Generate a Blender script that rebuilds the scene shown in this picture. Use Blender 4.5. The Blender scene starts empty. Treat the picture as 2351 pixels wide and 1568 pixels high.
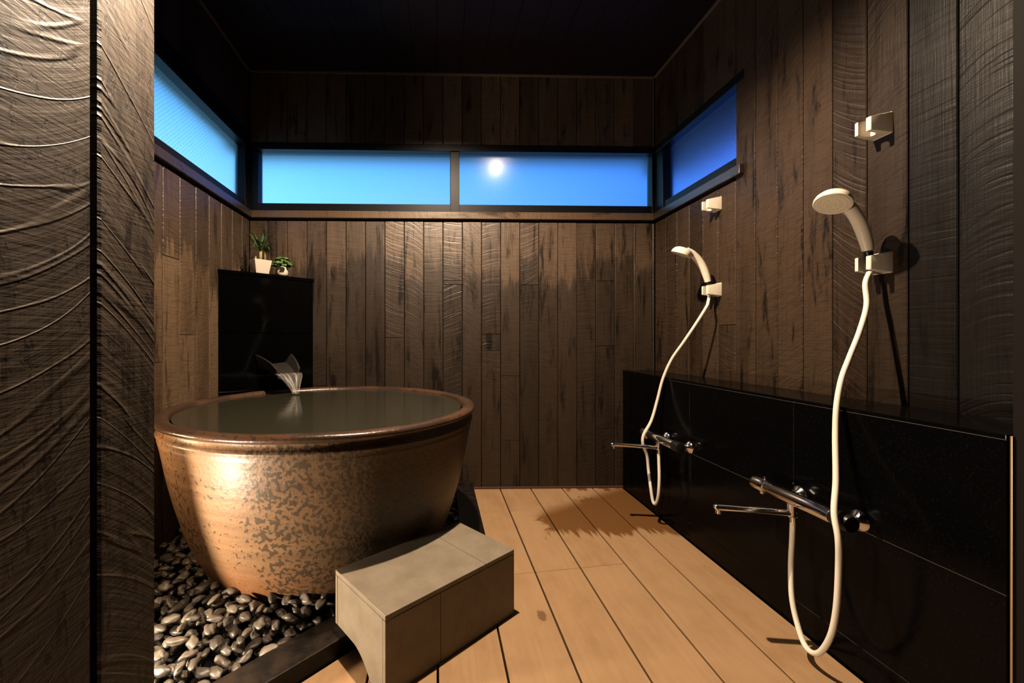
import bpy, bmesh, math, random
from mathutils import Vector, Matrix, noise
random.seed(7)
S = bpy.context.scene
COL = S.collection
PI = math.pi

# ------------------------------------------------------------------ helpers
def link(o, parent=None):
    COL.objects.link(o)
    if parent is not None:
        o.parent = parent
    return o

def obj(name, bm, mat, parent=None, smooth=False, auto=None):
    me = bpy.data.meshes.new(name)
    bmesh.ops.recalc_face_normals(bm, faces=bm.faces)
    if smooth:
        for f in bm.faces:
            f.smooth = True
    bm.to_mesh(me)
    bm.free()
    me.materials.append(mat)
    if auto is not None:
        for p in me.polygons:
            p.use_smooth = True
        me.set_sharp_from_angle(angle=math.radians(auto))
    return link(bpy.data.objects.new(name, me), parent)

def empty(name, loc=(0, 0, 0), rz=0.0):
    o = bpy.data.objects.new(name, None)
    o.empty_display_size = .05
    o.location = loc
    o.rotation_euler = (0, 0, rz)
    return link(o)

def tag(o, label, cat, group=None, kind=None):
    o['label'] = label
    o['category'] = cat
    if group:
        o['group'] = group
    if kind:
        o['kind'] = kind
    return o

def struct(o, label=None):
    o['kind'] = 'structure'
    if label:
        o['label'] = label
    return o

def bevel(bm, w, seg=2, edges=None):
    bmesh.ops.bevel(bm, geom=list(edges if edges is not None else bm.edges), offset=w, segments=seg,
                    affect='EDGES', profile=.6, clamp_overlap=True)

def add_box(bm, x0, x1, y0, y1, z0, z1):
    v = [bm.verts.new(p) for p in ((x0, y0, z0), (x1, y0, z0), (x1, y1, z0), (x0, y1, z0),
                                   (x0, y0, z1), (x1, y0, z1), (x1, y1, z1), (x0, y1, z1))]
    fs = []
    for q in ((0, 3, 2, 1), (4, 5, 6, 7), (0, 1, 5, 4), (1, 2, 6, 5), (2, 3, 7, 6), (3, 0, 4, 7)):
        fs.append(bm.faces.new([v[i] for i in q]))
    return fs

def boxes(*bs, bev=0.0, seg=2):
    bm = bmesh.new()
    for b in bs:
        add_box(bm, *b)
    if bev:
        bevel(bm, bev, seg)
    return bm

def add_prism(bm, pts, z0, z1):
    a = [bm.verts.new((p[0], p[1], z0)) for p in pts]
    b = [bm.verts.new((p[0], p[1], z1)) for p in pts]
    n = len(pts)
    bm.faces.new(a[::-1])
    bm.faces.new(b)
    for i in range(n):
        bm.faces.new((a[i], a[(i + 1) % n], b[(i + 1) % n], b[i]))

def prism(pts, z0, z1, bev=0.0, seg=2):
    bm = bmesh.new()
    add_prism(bm, pts, z0, z1)
    if bev:
        bevel(bm, bev, seg)
    return bm

def add_lathe(bm, prof, seg=48, cap0=True, cap1=True, M=None):
    """prof: (r, z) pairs, around z."""
    rings = []
    for r, z in prof:
        rings.append([bm.verts.new((r * math.cos(2 * PI * i / seg), r * math.sin(2 * PI * i / seg), z)) for i in range(seg)])
    for a, b in zip(rings, rings[1:]):
        for i in range(seg):
            bm.faces.new((a[i], a[(i + 1) % seg], b[(i + 1) % seg], b[i]))
    if cap0:
        bm.faces.new(rings[0][::-1])
    if cap1:
        bm.faces.new(rings[-1])
    if M is not None:
        bmesh.ops.transform(bm, matrix=M, verts=[v for r in rings for v in r])

def lathe(prof, seg=48, **k):
    bm = bmesh.new()
    add_lathe(bm, prof, seg, **k)
    return bm

def spline(pts, n=8):
    """Catmull-Rom through points (each a tuple of any length)."""
    out = []
    P = [pts[0]] + list(pts) + [pts[-1]]
    for i in range(1, len(P) - 2):
        p0, p1, p2, p3 = P[i - 1], P[i], P[i + 1], P[i + 2]
        for k in range(n):
            t = k / n
            out.append(tuple(.5 * (2 * b + (c - a) * t + (2 * a - 5 * b + 4 * c - d) * t * t + (3 * b - a - 3 * c + d) * t ** 3)
                             for a, b, c, d in zip(p0, p1, p2, p3)))
    out.append(tuple(pts[-1]))
    return out

def add_tube(bm, pts, radii, seg=14, caps=True):
    pts = [Vector(p) for p in pts]
    if not hasattr(radii, '__len__'):
        radii = [radii] * len(pts)
    rings = []
    ref = None
    for i, p in enumerate(pts):
        a = pts[max(i - 1, 0)]
        b = pts[min(i + 1, len(pts) - 1)]
        t = (b - a).normalized()
        if ref is None:
            ref = t.orthogonal().normalized()
        ref = (ref - t * ref.dot(t)).normalized()
        s = t.cross(ref)
        rings.append([bm.verts.new(p + (ref * math.cos(2 * PI * k / seg) + s * math.sin(2 * PI * k / seg)) * radii[i]) for k in range(seg)])
    for a, b in zip(rings, rings[1:]):
        for k in range(seg):
            bm.faces.new((a[k], a[(k + 1) % seg], b[(k + 1) % seg], b[k]))
    if caps:
        bm.faces.new(rings[0][::-1])
        bm.faces.new(rings[-1])

def tube(pts, r, seg=14):
    bm = bmesh.new()
    add_tube(bm, pts, r, seg)
    return bm

# ------------------------------------------------------------------ materials
class N:
    """small node-graph helper"""
    def __init__(self, name):
        self.m = bpy.data.materials.new(name)
        self.m.use_nodes = True
        self.t = self.m.node_tree
        self.bs = self.t.nodes['Principled BSDF']
        self.out = self.t.nodes['Material Output']
    def n(self, typ, **k):
        nd = self.t.nodes.new(typ)
        for a, b in k.items():
            setattr(nd, a, b)
        return nd
    def l(self, a, b):
        self.t.links.new(a, b)
    def put(self, sock, v):
        if hasattr(v, 'is_linked') or isinstance(v, bpy.types.NodeSocket):
            self.l(v, sock)
        else:
            if sock.type == 'RGBA' and len(v) == 3:
                v = (*v, 1)
            sock.default_value = v
    def math(self, op, a, b=None, c=None, clamp=False):
        nd = self.n('ShaderNodeMath', operation=op, use_clamp=clamp)
        self.put(nd.inputs[0], a)
        if b is not None:
            self.put(nd.inputs[1], b)
        if c is not None:
            self.put(nd.inputs[2], c)
        return nd.outputs[0]
    def xyz(self, x, y, z=0.0):
        nd = self.n('ShaderNodeCombineXYZ')
        for i, v in enumerate((x, y, z)):
            self.put(nd.inputs[i], v)
        return nd.outputs[0]
    def sep(self, v):
        nd = self.n('ShaderNodeSeparateXYZ')
        self.l(v, nd.inputs[0])
        return nd.outputs
    def noise(self, vec, scale=1.0, detail=3.0, rough=.55, dist=0.0, dim='3D', w=None):
        nd = self.n('ShaderNodeTexNoise', noise_dimensions=dim)
        if vec is not None and 'Vector' in nd.inputs:
            self.put(nd.inputs['Vector'], vec)
        if w is not None:
            self.put(nd.inputs['W'], w)
        nd.inputs['Scale'].default_value = scale
        nd.inputs['Detail'].default_value = detail
        nd.inputs['Roughness'].default_value = rough
        nd.inputs['Distortion'].default_value = dist
        return nd.outputs['Fac']
    def ramp(self, fac, lo, hi, a=0.0, b=1.0, smooth=True):
        nd = self.n('ShaderNodeMapRange', interpolation_type='SMOOTHSTEP' if smooth else 'LINEAR')
        nd.clamp = True if hasattr(nd, 'clamp') else True
        self.put(nd.inputs[0], fac)
        for i, v in enumerate((lo, hi, a, b)):
            self.put(nd.inputs[1 + i], v)
        return nd.outputs[0]
    def mix(self, f, a, b, blend='MIX'):
        nd = self.n('ShaderNodeMix', data_type='RGBA', blend_type=blend)
        self.put(nd.inputs[0], f)
        self.put(nd.inputs[6], a)
        self.put(nd.inputs[7], b)
        return nd.outputs[2]
    def bump(self, h, strength=.5, dist=.005, normal=None):
        nd = self.n('ShaderNodeBump')
        nd.inputs['Strength'].default_value = strength
        nd.inputs['Distance'].default_value = dist
        self.l(h, nd.inputs['Height'])
        if normal is not None:
            self.l(normal, nd.inputs['Normal'])
        return nd.outputs[0]
    def set(self, **k):
        for a, v in k.items():
            self.put(self.bs.inputs[a.replace('_', ' ')], v)
    def obco(self):
        return self.n('ShaderNodeTexCoord').outputs['Object']

def simple(name, col, rough=.5, metal=0.0, spec=.5, bump=None, **k):
    g = N(name)
    g.set(Base_Color=col, Roughness=rough, Metallic=metal)
    g.bs.inputs['Specular IOR Level'].default_value = spec
    if bump:
        sc, st, di = bump
        g.set(Normal=g.bump(g.noise(g.obco(), sc, 3), st, di))
    for a, v in k.items():
        g.put(g.bs.inputs[a.replace('_', ' ')], v)
    return g.m

def wood_wall_mat(name, dark, mid, light, bump=.6, dist=.004, rough=.42, spec=.5, freq=38.0, stain=1.0, fine=1.0, rfreq=26.0, ramp_=-.33, rw=.16, speck=0.0, line=None, below=0.0, above=0.0):
    g = N(name)
    uv = g.n('ShaderNodeUVMap', uv_map='plank').outputs[0]
    w, h, _ = g.sep(uv)
    at = g.n('ShaderNodeAttribute', attribute_name='rnd').outputs['Fac']
    wn = g.n('ShaderNodeTexWhiteNoise', noise_dimensions='1D')
    g.l(at, wn.inputs['W'])
    r, gg, b = g.sep(wn.outputs['Color'])
    # arcs left by the saw: phase runs up the plank, bent across it
    slope = g.math('MULTIPLY_ADD', r, 1.3, -.65)
    curve = g.math('MULTIPLY_ADD', gg, 7.0, -3.0)
    ww = g.math('MULTIPLY', w, w)
    p = g.math('ADD', h, g.math('MULTIPLY', slope, w))
    p = g.math('ADD', p, g.math('MULTIPLY', curve, ww))
    off = g.math('MULTIPLY', at, 37.0)
    saw = g.noise(g.xyz(g.math('MULTIPLY_ADD', p, freq, off), g.math('MULTIPLY', w, 3.0), off), 1.0, 4.0, .6)
    saw2 = g.noise(g.xyz(g.math('MULTIPLY_ADD', p, rfreq, off), g.math('MULTIPLY', w, 2.2), off), 1.0, 1.5, .5)
    ridge = g.math('ABSOLUTE', g.math('MULTIPLY_ADD', saw2, 2.0, -1.0))
    ridge = g.ramp(ridge, 0.0, rw, 1.0, 0.0)
    amp = g.ramp(b, .1, .9, .35, 1.0, False)
    grain = g.noise(g.xyz(g.math('MULTIPLY', w, 170.0), g.math('MULTIPLY', h, 5.0), off), 1.0, 3.0, .6)
    cross = g.noise(g.xyz(g.math('MULTIPLY', w, 12.0), g.math('MULTIPLY', h, 190.0), off), 1.0, 2.0, .6)
    H = g.math('MULTIPLY', saw, .75)
    H = g.math('ADD', H, g.math('MULTIPLY', ridge, ramp_))
    H = g.math('MULTIPLY', H, amp)
    H = g.math('ADD', H, g.math('MULTIPLY', grain, .22 * fine))
    H = g.math('ADD', H, g.math('MULTIPLY', cross, .2 * fine))
    # colour: each board its own tone, dark runs of old water and soot
    tone = g.math('MULTIPLY_ADD', r, .45, g.math('MULTIPLY', g.noise(g.xyz(g.math('MULTIPLY', w, 14.0), g.math('MULTIPLY', h, 1.6), off), 1.0, 4.0, .6), .75))
    c = g.mix(g.ramp(tone, .25, .85), mid, light)
    run = g.noise(g.xyz(g.math('MULTIPLY', w, 22.0), g.math('MULTIPLY', h, 2.6), off), 1.0, 6.0, .68, .4)
    st = g.math('MULTIPLY', g.ramp(run, .53, .68), stain)
    c = g.mix(st, c, dark)
    c = g.mix(g.math('MULTIPLY', g.ramp(cross, .45, .7), .35), c, dark)
    c = g.mix(g.math('MULTIPLY', g.ramp(grain, .5, .75), .35), c, dark)
    if line is not None:  # ragged tone line: splash stain on back wall, painted shade on left
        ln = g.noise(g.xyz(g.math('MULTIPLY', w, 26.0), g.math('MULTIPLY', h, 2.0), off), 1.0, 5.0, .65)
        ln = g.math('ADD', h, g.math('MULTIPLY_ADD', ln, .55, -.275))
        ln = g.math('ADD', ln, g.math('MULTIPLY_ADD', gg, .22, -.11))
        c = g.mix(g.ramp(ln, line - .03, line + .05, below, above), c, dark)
    if speck:
        sk = g.noise(g.xyz(g.math('MULTIPLY', w, 62.0), g.math('MULTIPLY', h, 20.0), off), 1.0, 3.0, .6)
        sk = g.ramp(sk, .57, .66)
        c = g.mix(g.math('MULTIPLY', sk, speck), c, (.006, .004, .003))
        H = g.math('ADD', H, g.math('MULTIPLY', sk, -.05))
    ch = g.n('ShaderNodeAttribute', attribute_name='darken').outputs['Fac']
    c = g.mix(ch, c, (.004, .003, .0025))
    g.set(Base_Color=c, Roughness=g.ramp(run, .4, .7, rough, rough - .08),
          Normal=g.bump(H, bump, dist))
    g.bs.inputs['Specular IOR Level'].default_value = spec
    return g.m

M = {}
M['wall_wood'] = wood_wall_mat('scorched_board', (.008, .005, .0035), (.054, .033, .0195), (.112, .072, .044), bump=.8, dist=.0032, rough=.44, spec=.75, rw=.12, ramp_=-.24, line=1.47, below=.62)
M['left_wood'] = wood_wall_mat('scorched_board_lit_low', (.010, .006, .004), (.080, .049, .028), (.155, .100, .058), bump=.8, dist=.0032, rough=.44, spec=.5, rw=.12, ramp_=-.24, stain=.8, line=1.34, above=.62)  # lamp light painted in as paler boards, sill shade as darker tone above
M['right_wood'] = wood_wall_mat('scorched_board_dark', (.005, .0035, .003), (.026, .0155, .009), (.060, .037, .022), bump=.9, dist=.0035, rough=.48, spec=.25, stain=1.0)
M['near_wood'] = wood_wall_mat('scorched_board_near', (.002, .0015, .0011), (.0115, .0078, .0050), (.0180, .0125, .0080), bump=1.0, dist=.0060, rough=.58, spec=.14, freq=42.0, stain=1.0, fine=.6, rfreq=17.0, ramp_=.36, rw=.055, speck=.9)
M['wall_back'] = simple('black_board_backing', (.006, .004, .003), .8, spec=.2)
M['ceil'] = simple('dark_ceiling_board', (.010, .0045, .004), .6, spec=.25, bump=(40, .2, .002))
M['frame'] = simple('black_window_frame', (.007, .007, .008), .4, spec=.2)
M['stone'] = None

g = N('black_granite')
co = g.obco()
sp = g.noise(co, 220, 2)
g.set(Base_Color=g.mix(g.ramp(sp, .62, .74), (.001, .001, .0011), (.004, .004, .004)), Roughness=g.ramp(g.noise(co, 9, 4), .3, .7, .05, .10),
      Normal=g.bump(g.noise(co, 60, 2), .04, .001))
g.bs.inputs['Specular IOR Level'].default_value = .22
M['stone'] = g.m

g = N('black_stone_tile')
co = g.obco()
sp = g.noise(co, 160, 3)
g.set(Base_Color=g.mix(g.ramp(sp, .55, .75), (.0018, .0018, .002), (.006, .0055, .005)), Roughness=g.ramp(g.noise(co, 7, 4), .3, .7, .10, .20),
      Normal=g.bump(g.noise(co, 140, 3), .10, .001))
g.bs.inputs['Specular IOR Level'].default_value = .14
M['tile'] = g.m
M['grout'] = simple('grey_joint', (.34, .31, .27), .8)

g = N('wet_kerb_stone')
co = g.obco()
mo = g.noise(co, 16, 5, .6)
g.set(Base_Color=g.mix(g.ramp(mo, .35, .7), (.003, .0024, .002), (.020, .0135, .009)), Roughness=.42, Normal=g.bump(g.noise(co, 90, 3), .15, .002))
g.bs.inputs['Specular IOR Level'].default_value = .3
M['kerb'] = g.m

# cypress deck
g = N('cypress_deck')
co = g.obco()
x, y, z = g.sep(co)
at = g.n('ShaderNodeAttribute', attribute_name='rnd').outputs['Fac']
off = g.math('MULTIPLY', at, 23.0)
gr = g.noise(g.xyz(g.math('MULTIPLY_ADD', x, 46.0, off), g.math('MULTIPLY', y, 2.2), off), 1.0, 4.0, .6, .6)
bl = g.noise(g.xyz(g.math('MULTIPLY_ADD', x, 9.0, off), g.math('MULTIPLY', y, 5.0), off), 1.0, 5.0, .65)
c = g.mix(g.math('MULTIPLY', g.ramp(gr, .35, .7), .55), (.470, .290, .150), (.400, .235, .112))
c = g.mix(g.math('MULTIPLY', g.ramp(bl, .40, .72), .55), c, (.330, .182, .082))
c = g.mix(g.math('MULTIPLY', g.ramp(at, .1, .9), .25), c, (.520, .335, .185))
vo = g.n('ShaderNodeTexVoronoi', feature='F1')
g.put(vo.inputs['Vector'], g.xyz(g.math('MULTIPLY', x, 7.0), g.math('MULTIPLY', y, 4.2), 0.0))
vo.inputs['Scale'].default_value = 1.0
kn = g.math('SUBTRACT', vo.outputs['Distance'], g.math('MULTIPLY', g.noise(co, 60, 3), .14))
pick = g.ramp(g.sep(vo.outputs['Color'])[0], .55, .58)
c = g.mix(g.math('MULTIPLY', g.math('MULTIPLY', g.ramp(kn, .02, .075, 1.0, 0.0), .75), pick), c, (.150, .068, .026))
# puddled wet patch in the far corner, with ragged ends running along the boards
yy = g.math('ADD', y, g.math('MULTIPLY', g.noise(g.xyz(g.math('MULTIPLY', x, 34.0), g.math('MULTIPLY', y, 3.0), 1.0), 1.0, 3.0), .34))
edge = g.math('MULTIPLY', g.ramp(yy, 2.24, 2.30), g.ramp(g.math('ADD', x, g.math('MULTIPLY', g.noise(co, 9, 3), .22)), .66, .70))
edge = g.math('MULTIPLY', edge, g.ramp(g.math('SUBTRACT', y, g.math('MULTIPLY', x, .62)), 1.90, 2.06, 1.0, .0))
edge2 = g.math('MULTIPLY', g.ramp(g.noise(g.xyz(g.math('MULTIPLY', x, 13.0), g.math('MULTIPLY', y, 7.0), 3.0), 1.0, 3.0), .50, .56), g.ramp(y, 2.34, 2.44))
edge2 = g.math('MULTIPLY', edge2, g.ramp(x, .80, .90))
wet = g.math('MAXIMUM', edge, edge2)
c = g.mix(wet, c, (.200, .092, .030))
g.set(Base_Color=c, Roughness=g.ramp(wet, 0.0, 1.0, .52, .26), Normal=g.bump(gr, .10, .002))
g.bs.inputs['Specular IOR Level'].default_value = .35
M['deck'] = g.m
M['void'] = simple('dark_under_deck', (.006, .005, .004), .9, spec=.1)

# pebbles
g = N('black_river_pebble')
oi = g.n('ShaderNodeObjectInfo').outputs['Random']
co = g.obco()
c = g.mix(oi, (.040, .034, .027), (.140, .115, .088))
g.set(Base_Color=c, Roughness=.42, Normal=g.bump(g.noise(co, 30, 3), .12, .002))
g.bs.inputs['Specular IOR Level'].default_value = .7
M['pebble'] = g.m

# glazed tub
def tub_mat(name, rim=False):
    g = N(name)
    co = g.obco()
    x, y, z = g.sep(co)
    ang = g.math('ARCTAN2', y, x)
    band = g.noise(g.xyz(g.math('MULTIPLY', ang, .5), g.math('MULTIPLY', z, 26.0), 0.0), 1.0, 3.0)
    spots = g.noise(co, 64.0, 1.5, .5, .2)
    zone = g.noise(co, 3.2, 2.0, .5)
    fine = g.noise(co, 120.0, 3.0, .6)
    if rim:
        c = g.mix(g.ramp(zone, .4, .6), (.095, .046, .025), (.050, .027, .016))
        c = g.mix(g.math('MULTIPLY', g.ramp(spots, .55, .65), .8), c, (.040, .024, .016))
        ro = .30
    else:
        base = g.mix(g.ramp(band, .35, .65), (.250, .145, .074), (.190, .108, .056))
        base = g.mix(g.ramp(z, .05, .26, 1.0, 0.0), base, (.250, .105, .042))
        base = g.mix(g.math('MULTIPLY', g.ramp(ang, -1.9, -.9), .85), base, (.050, .036, .022))  # ashy glaze on the right, darkened further with painted shade
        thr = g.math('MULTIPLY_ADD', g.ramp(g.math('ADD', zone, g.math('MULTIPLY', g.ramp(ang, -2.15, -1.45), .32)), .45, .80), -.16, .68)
        sp = g.ramp(g.math('SUBTRACT', spots, thr), -.01, .03)
        c = g.mix(g.math('MULTIPLY', sp, .85), base, (.046, .033, .021))
        c = g.mix(g.math('MULTIPLY', g.ramp(fine, .5, .7), .3), c, (.110, .062, .032))
        ro = .46
    g.set(Base_Color=c, Roughness=ro,
          Normal=g.bump(g.math('ADD', g.math('MULTIPLY', fine, .3), g.math('ADD', g.math('MULTIPLY', band, .9), g.math('MULTIPLY', spots, .9))), .34, .005))
    g.bs.inputs['Specular IOR Level'].default_value = .42
    g.bs.inputs['Coat Weight'].default_value = .38
    g.bs.inputs['Coat Roughness'].default_value = .33
    return g.m
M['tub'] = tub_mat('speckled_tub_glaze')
M['rim'] = tub_mat('russet_rim_glaze', True)

g = N('bath_water')
co = g.obco()
g.set(Base_Color=(.016, .015, .010), Roughness=.13, IOR=1.33, Normal=g.bump(g.noise(co, 7, 2), .05, .01))
M['water'] = g.m

g = N('falling_water')
co = g.n('ShaderNodeUVMap', uv_map='flow').outputs[0]
u, v, _ = g.sep(co)
stn = g.noise(g.xyz(g.math('MULTIPLY', u, 9.0), g.math('MULTIPLY', v, .7), 0.0), 1.0, 3.0, .6)
a = g.math('MULTIPLY', g.ramp(stn, .42, .74, .02, .34), g.ramp(v, .0, .35, .35, 1.0))
g.set(Base_Color=(.80, .76, .70), Roughness=.25, Alpha=a)
M['fall'] = g.m

# stool board
g = N('pale_stool_board')
co = g.obco()
fi = g.noise(co, 260, 2)
mo = g.noise(co, 14, 4)
c = g.mix(g.ramp(mo, .3, .75), (.300, .250, .185), (.235, .190, .135))
c = g.mix(g.math('MULTIPLY', g.ramp(fi, .4, .7), .35), c, (.190, .157, .115))
g.set(Base_Color=c, Roughness=.5, Normal=g.bump(fi, .12, .001))
M['stool'] = g.m
M['stool_edge'] = simple('stool_edge_band', (.430, .350, .240), .5, bump=(200, .1, .001))

M['cream'] = simple('cream_plastic', (1.0, .89, .72), .32)
M['cream_face'] = simple('cream_spray_face', (1.0, .88, .68), .45)
M['hose'] = simple('cream_hose', (1.0, .91, .76), .38, bump=(300, .1, .001))
M['chrome'] = simple('chrome', (.72, .72, .73), .12, 1.0)
M['black_plastic'] = simple('black_plastic', (.008, .008, .008), .35)
M['metal_trim'] = simple('brown_metal_trim', (.32, .22, .13), .35, .8)
M['pot'] = simple('white_glazed_pot', (.72, .64, .53), .35)
M['soil'] = simple('potting_soil', (.03, .02, .014), .9, bump=(120, .6, .004))

def leaf_mat(name, a, b):
    g = N(name)
    co = g.obco()
    g.set(Base_Color=g.mix(g.ramp(g.noise(co, 45, 2), .35, .7), a, b), Roughness=.42)
    return g.m
M['leaf_dark'] = leaf_mat('strap_leaf', (.030, .080, .018), (.075, .15, .040))
M['leaf_round'] = leaf_mat('round_leaf', (.055, .13, .025), (.14, .24, .065))
M['cane'] = simple('plant_cane', (.33, .26, .11), .6)

# frosted wired glass
g = N('frosted_wired_glass')
uv = g.n('ShaderNodeUVMap', uv_map='pane').outputs[0]
u, v, _ = g.sep(uv)
def lines(s):
    q = g.math('FRACT', g.math('MULTIPLY', s, 1 / .0215))
    d = g.math('ABSOLUTE', g.math('SUBTRACT', q, .5))
    return g.ramp(d, .41, .49)
wire = g.math('MAXIMUM', lines(g.math('ADD', u, v)), lines(g.math('SUBTRACT', u, v)))
peb = g.noise(g.xyz(u, v, 0.0), 160.0, 2.0)
g.set(Base_Color=(.93, .96, 1.0), Roughness=.58, IOR=1.14, Normal=g.bump(peb, .25, .002))
g.bs.inputs['Transmission Weight'].default_value = 1.0
g.bs.inputs['Specular IOR Level'].default_value = .12
dk = g.n('ShaderNodeBsdfDiffuse')
dk.inputs['Color'].default_value = (.015, .03, .06, 1)
mx = g.n('ShaderNodeMixShader')
g.l(g.math('MULTIPLY', wire, .30), mx.inputs[0])
g.l(g.bs.outputs[0], mx.inputs[1])
g.l(dk.outputs[0], mx.inputs[2])
g.l(mx.outputs[0], g.out.inputs['Surface'])
M['pane'] = g.m

# reflectance scaled down for deeper shadows, so little light is bounced about
DULL = .5
for m_ in list(bpy.data.materials):
    if not m_.use_nodes or m_.name in ('chrome', 'frosted_wired_glass', 'falling_water', 'bath_water', 'brown_metal_trim'):
        continue
    b_ = m_.node_tree.nodes.get('Principled BSDF')
    c_ = b_.inputs['Base Color']
    if c_.is_linked:
        mn = m_.node_tree.nodes.new('ShaderNodeMix')
        mn.data_type, mn.blend_type = 'RGBA', 'MULTIPLY'
        mn.inputs[0].default_value = 1.0
        mn.inputs[7].default_value = (DULL, DULL, DULL, 1)
        m_.node_tree.links.new(c_.links[0].from_socket, mn.inputs[6])
        m_.node_tree.links.new(mn.outputs[2], c_)
    else:
        v_ = c_.default_value
        c_.default_value = (v_[0] * DULL, v_[1] * DULL, v_[2] * DULL, 1)
    b_.inputs['Specular IOR Level'].default_value *= DULL
    b_.inputs['Coat Weight'].default_value *= DULL

# ------------------------------------------------------------------ room numbers (metres)
XL, XR, D, ZC = -1.231, 1.468, 2.740, 2.758
ZS0, ZS1 = 1.790, 1.838           # window sill board
ZG0, ZG1 = 1.892, 2.250           # glass
ZHL = 2.350                       # the same over the left window
ZH = 2.285                        # underside of the boards above the windows
XP, ZL = 1.249, .790              # stone ledge

def planks(name, o, ax, nrm, cuts, spans, mat, thick=.016, gap=.0035, seams=(), bev=.0025, darken=None):
    """vertical boards: o = origin, ax = direction along the wall, nrm = towards the room.
    cuts = board edges along ax; spans(i, a, b) -> list of (z0, z1). One mesh."""
    bm = bmesh.new()
    uvl = bm.loops.layers.uv.new('plank')
    rl = bm.faces.layers.float.new('rnd')
    cl_ = bm.faces.layers.float.new('darken')
    o, ax, nrm = Vector(o), Vector(ax), Vector(nrm)
    up = Vector((0, 0, 1))
    for i, (a, b) in enumerate(zip(cuts, cuts[1:])):
        for (z0, z1) in spans(i, a, b):
            cz = [z0] + sorted(s for k, s in seams if k == i and z0 + .05 < s < z1 - .05) + [z1]
            for c0, c1 in zip(cz, cz[1:]):
                rv = random.random()
                h = thick + random.uniform(-.0012, .0012)
                a0, a1 = a + gap / 2, b - gap / 2
                k0, k1 = c0 + (.001 if c0 > z0 else 0), c1 - (.001 if c1 < z1 else 0)
                P = lambda s, z, d: o + ax * s + up * z + nrm * d
                lo = [bm.verts.new(P(s, z, 0)) for s, z in ((a0, k0), (a1, k0), (a1, k1), (a0, k1))]
                hi = [bm.verts.new(P(s, z, h - bev)) for s, z in ((a0, k0), (a1, k0), (a1, k1), (a0, k1))]
                e = bev
                tp = [bm.verts.new(P(s, z, h)) for s, z in ((a0 + e, k0 + e * .4), (a1 - e, k0 + e * .4), (a1 - e, k1 - e * .4), (a0 + e, k1 - e * .4))]
                fs = [bm.faces.new(tp)]
                for r0, r1 in ((lo, hi), (hi, tp)):
                    for q in range(4):
                        fs.append(bm.faces.new((r0[q], r0[(q + 1) % 4], r1[(q + 1) % 4], r1[q])))
                for f in fs:
                    f[rl] = rv
                    f[cl_] = darken(i, a, b) if darken else 0.0
                    for lp in f.loops:
                        d = lp.vert.co - o
                        lp[uvl].uv = (d.dot(ax) - a, d.z)
    return obj(name, bm, mat)

def grid(start, step, lo, hi):
    k = math.floor((lo - start) / step)
    c = [lo]
    s = start + step * k
    while s < hi - .015:
        if s > lo + .015:
            c.append(s)
        s += step
    c.append(hi)
    return c

T = .016
def wall_group(name, backing, board):
    """backing is the wall itself, the boards are its cladding"""
    struct(backing)
    struct(board)
    board.parent = backing

# back wall
cb = grid(.041, .1283, XL, XR)
back = obj('wall_back', boxes((XL - .2, XR + .2, D + T, D + .16, -.2, ZS1 - .01), (XL - .2, XR + .2, D + T, D + .16, ZH - .02, ZC + .1)), M['wall_back'])
seams = [(random.randrange(len(cb) - 1), random.uniform(.25, 1.45)) for _ in range(16)] + [(10, 1.36), (12, .92), (14, 1.36), (7, .60)]
bb = planks('cladding', (0, D + T, 0), (1, 0, 0), (0, -1, 0), cb, lambda i, a, b: [(-.02, ZS0 - .012), (ZH, ZC)], M['wall_wood'], seams=seams)
wall_group('wall_back', back, bb)
# left wall
cl = grid(2.386, .1256, .74, D)
left = obj('wall_left', boxes((XL - .16, XL - T, .6, D + .2, -.2, ZS1 - .01), (XL - .16, XL - T, .6, D + .2, ZH - .02, ZC + .1),
                              (XL - .16, XL - T, .6, 1.18, ZS1 - .01, ZH - .02)), M['wall_back'])
seams = [(random.randrange(len(cl) - 1), random.uniform(.35, 1.4)) for _ in range(9)]
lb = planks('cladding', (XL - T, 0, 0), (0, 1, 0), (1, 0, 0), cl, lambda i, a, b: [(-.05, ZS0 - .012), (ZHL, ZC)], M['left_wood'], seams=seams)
wall_group('wall_left', left, lb)
# right wall
cr = grid(1.125, .1235, -.9, D)
right = obj('wall_right', boxes((XR + T, XR + .16, -1.0, D + .2, -.2, ZS1 - .01), (XR + T, XR + .16, -1.0, D + .2, ZH - .02, ZC + .1),
                                (XR + T, XR + .16, -1.0, 1.955, ZS1 - .01, ZH - .02)), M['wall_back'])
seams = [(random.randrange(len(cr) - 1), random.uniform(.95, 1.6)) for _ in range(7)]
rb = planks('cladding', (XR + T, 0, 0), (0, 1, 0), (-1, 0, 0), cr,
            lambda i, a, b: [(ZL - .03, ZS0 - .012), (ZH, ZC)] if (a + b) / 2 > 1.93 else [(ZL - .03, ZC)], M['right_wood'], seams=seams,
            darken=lambda i, a, b: .94 if b < 1.27 else (.45 if b < 1.40 else 0.0))  # boards nearest the doorway blended towards black
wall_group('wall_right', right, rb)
# wall beside the doorway, close to the camera, and its return to the left wall
near = obj('wall_entry', boxes((-.62, -.509 - T, -.9, .752, -.2, ZC + .1), (XL - .2, -.62, .64, .750, -.2, ZC + .1)), M['wall_back'])
cn = [-.9, -.78, -.65, -.52, -.39, -.26, -.13, .0, .125, .25, .345, .468, .6263, .764]
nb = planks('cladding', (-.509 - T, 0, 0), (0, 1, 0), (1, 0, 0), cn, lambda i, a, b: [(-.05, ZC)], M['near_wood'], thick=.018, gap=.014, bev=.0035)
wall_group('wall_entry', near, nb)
rear = struct(obj('wall_rear', boxes((-.62, XR + .2, -1.06, -.95, -.2, ZC + .1)), M['wall_back']))
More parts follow.
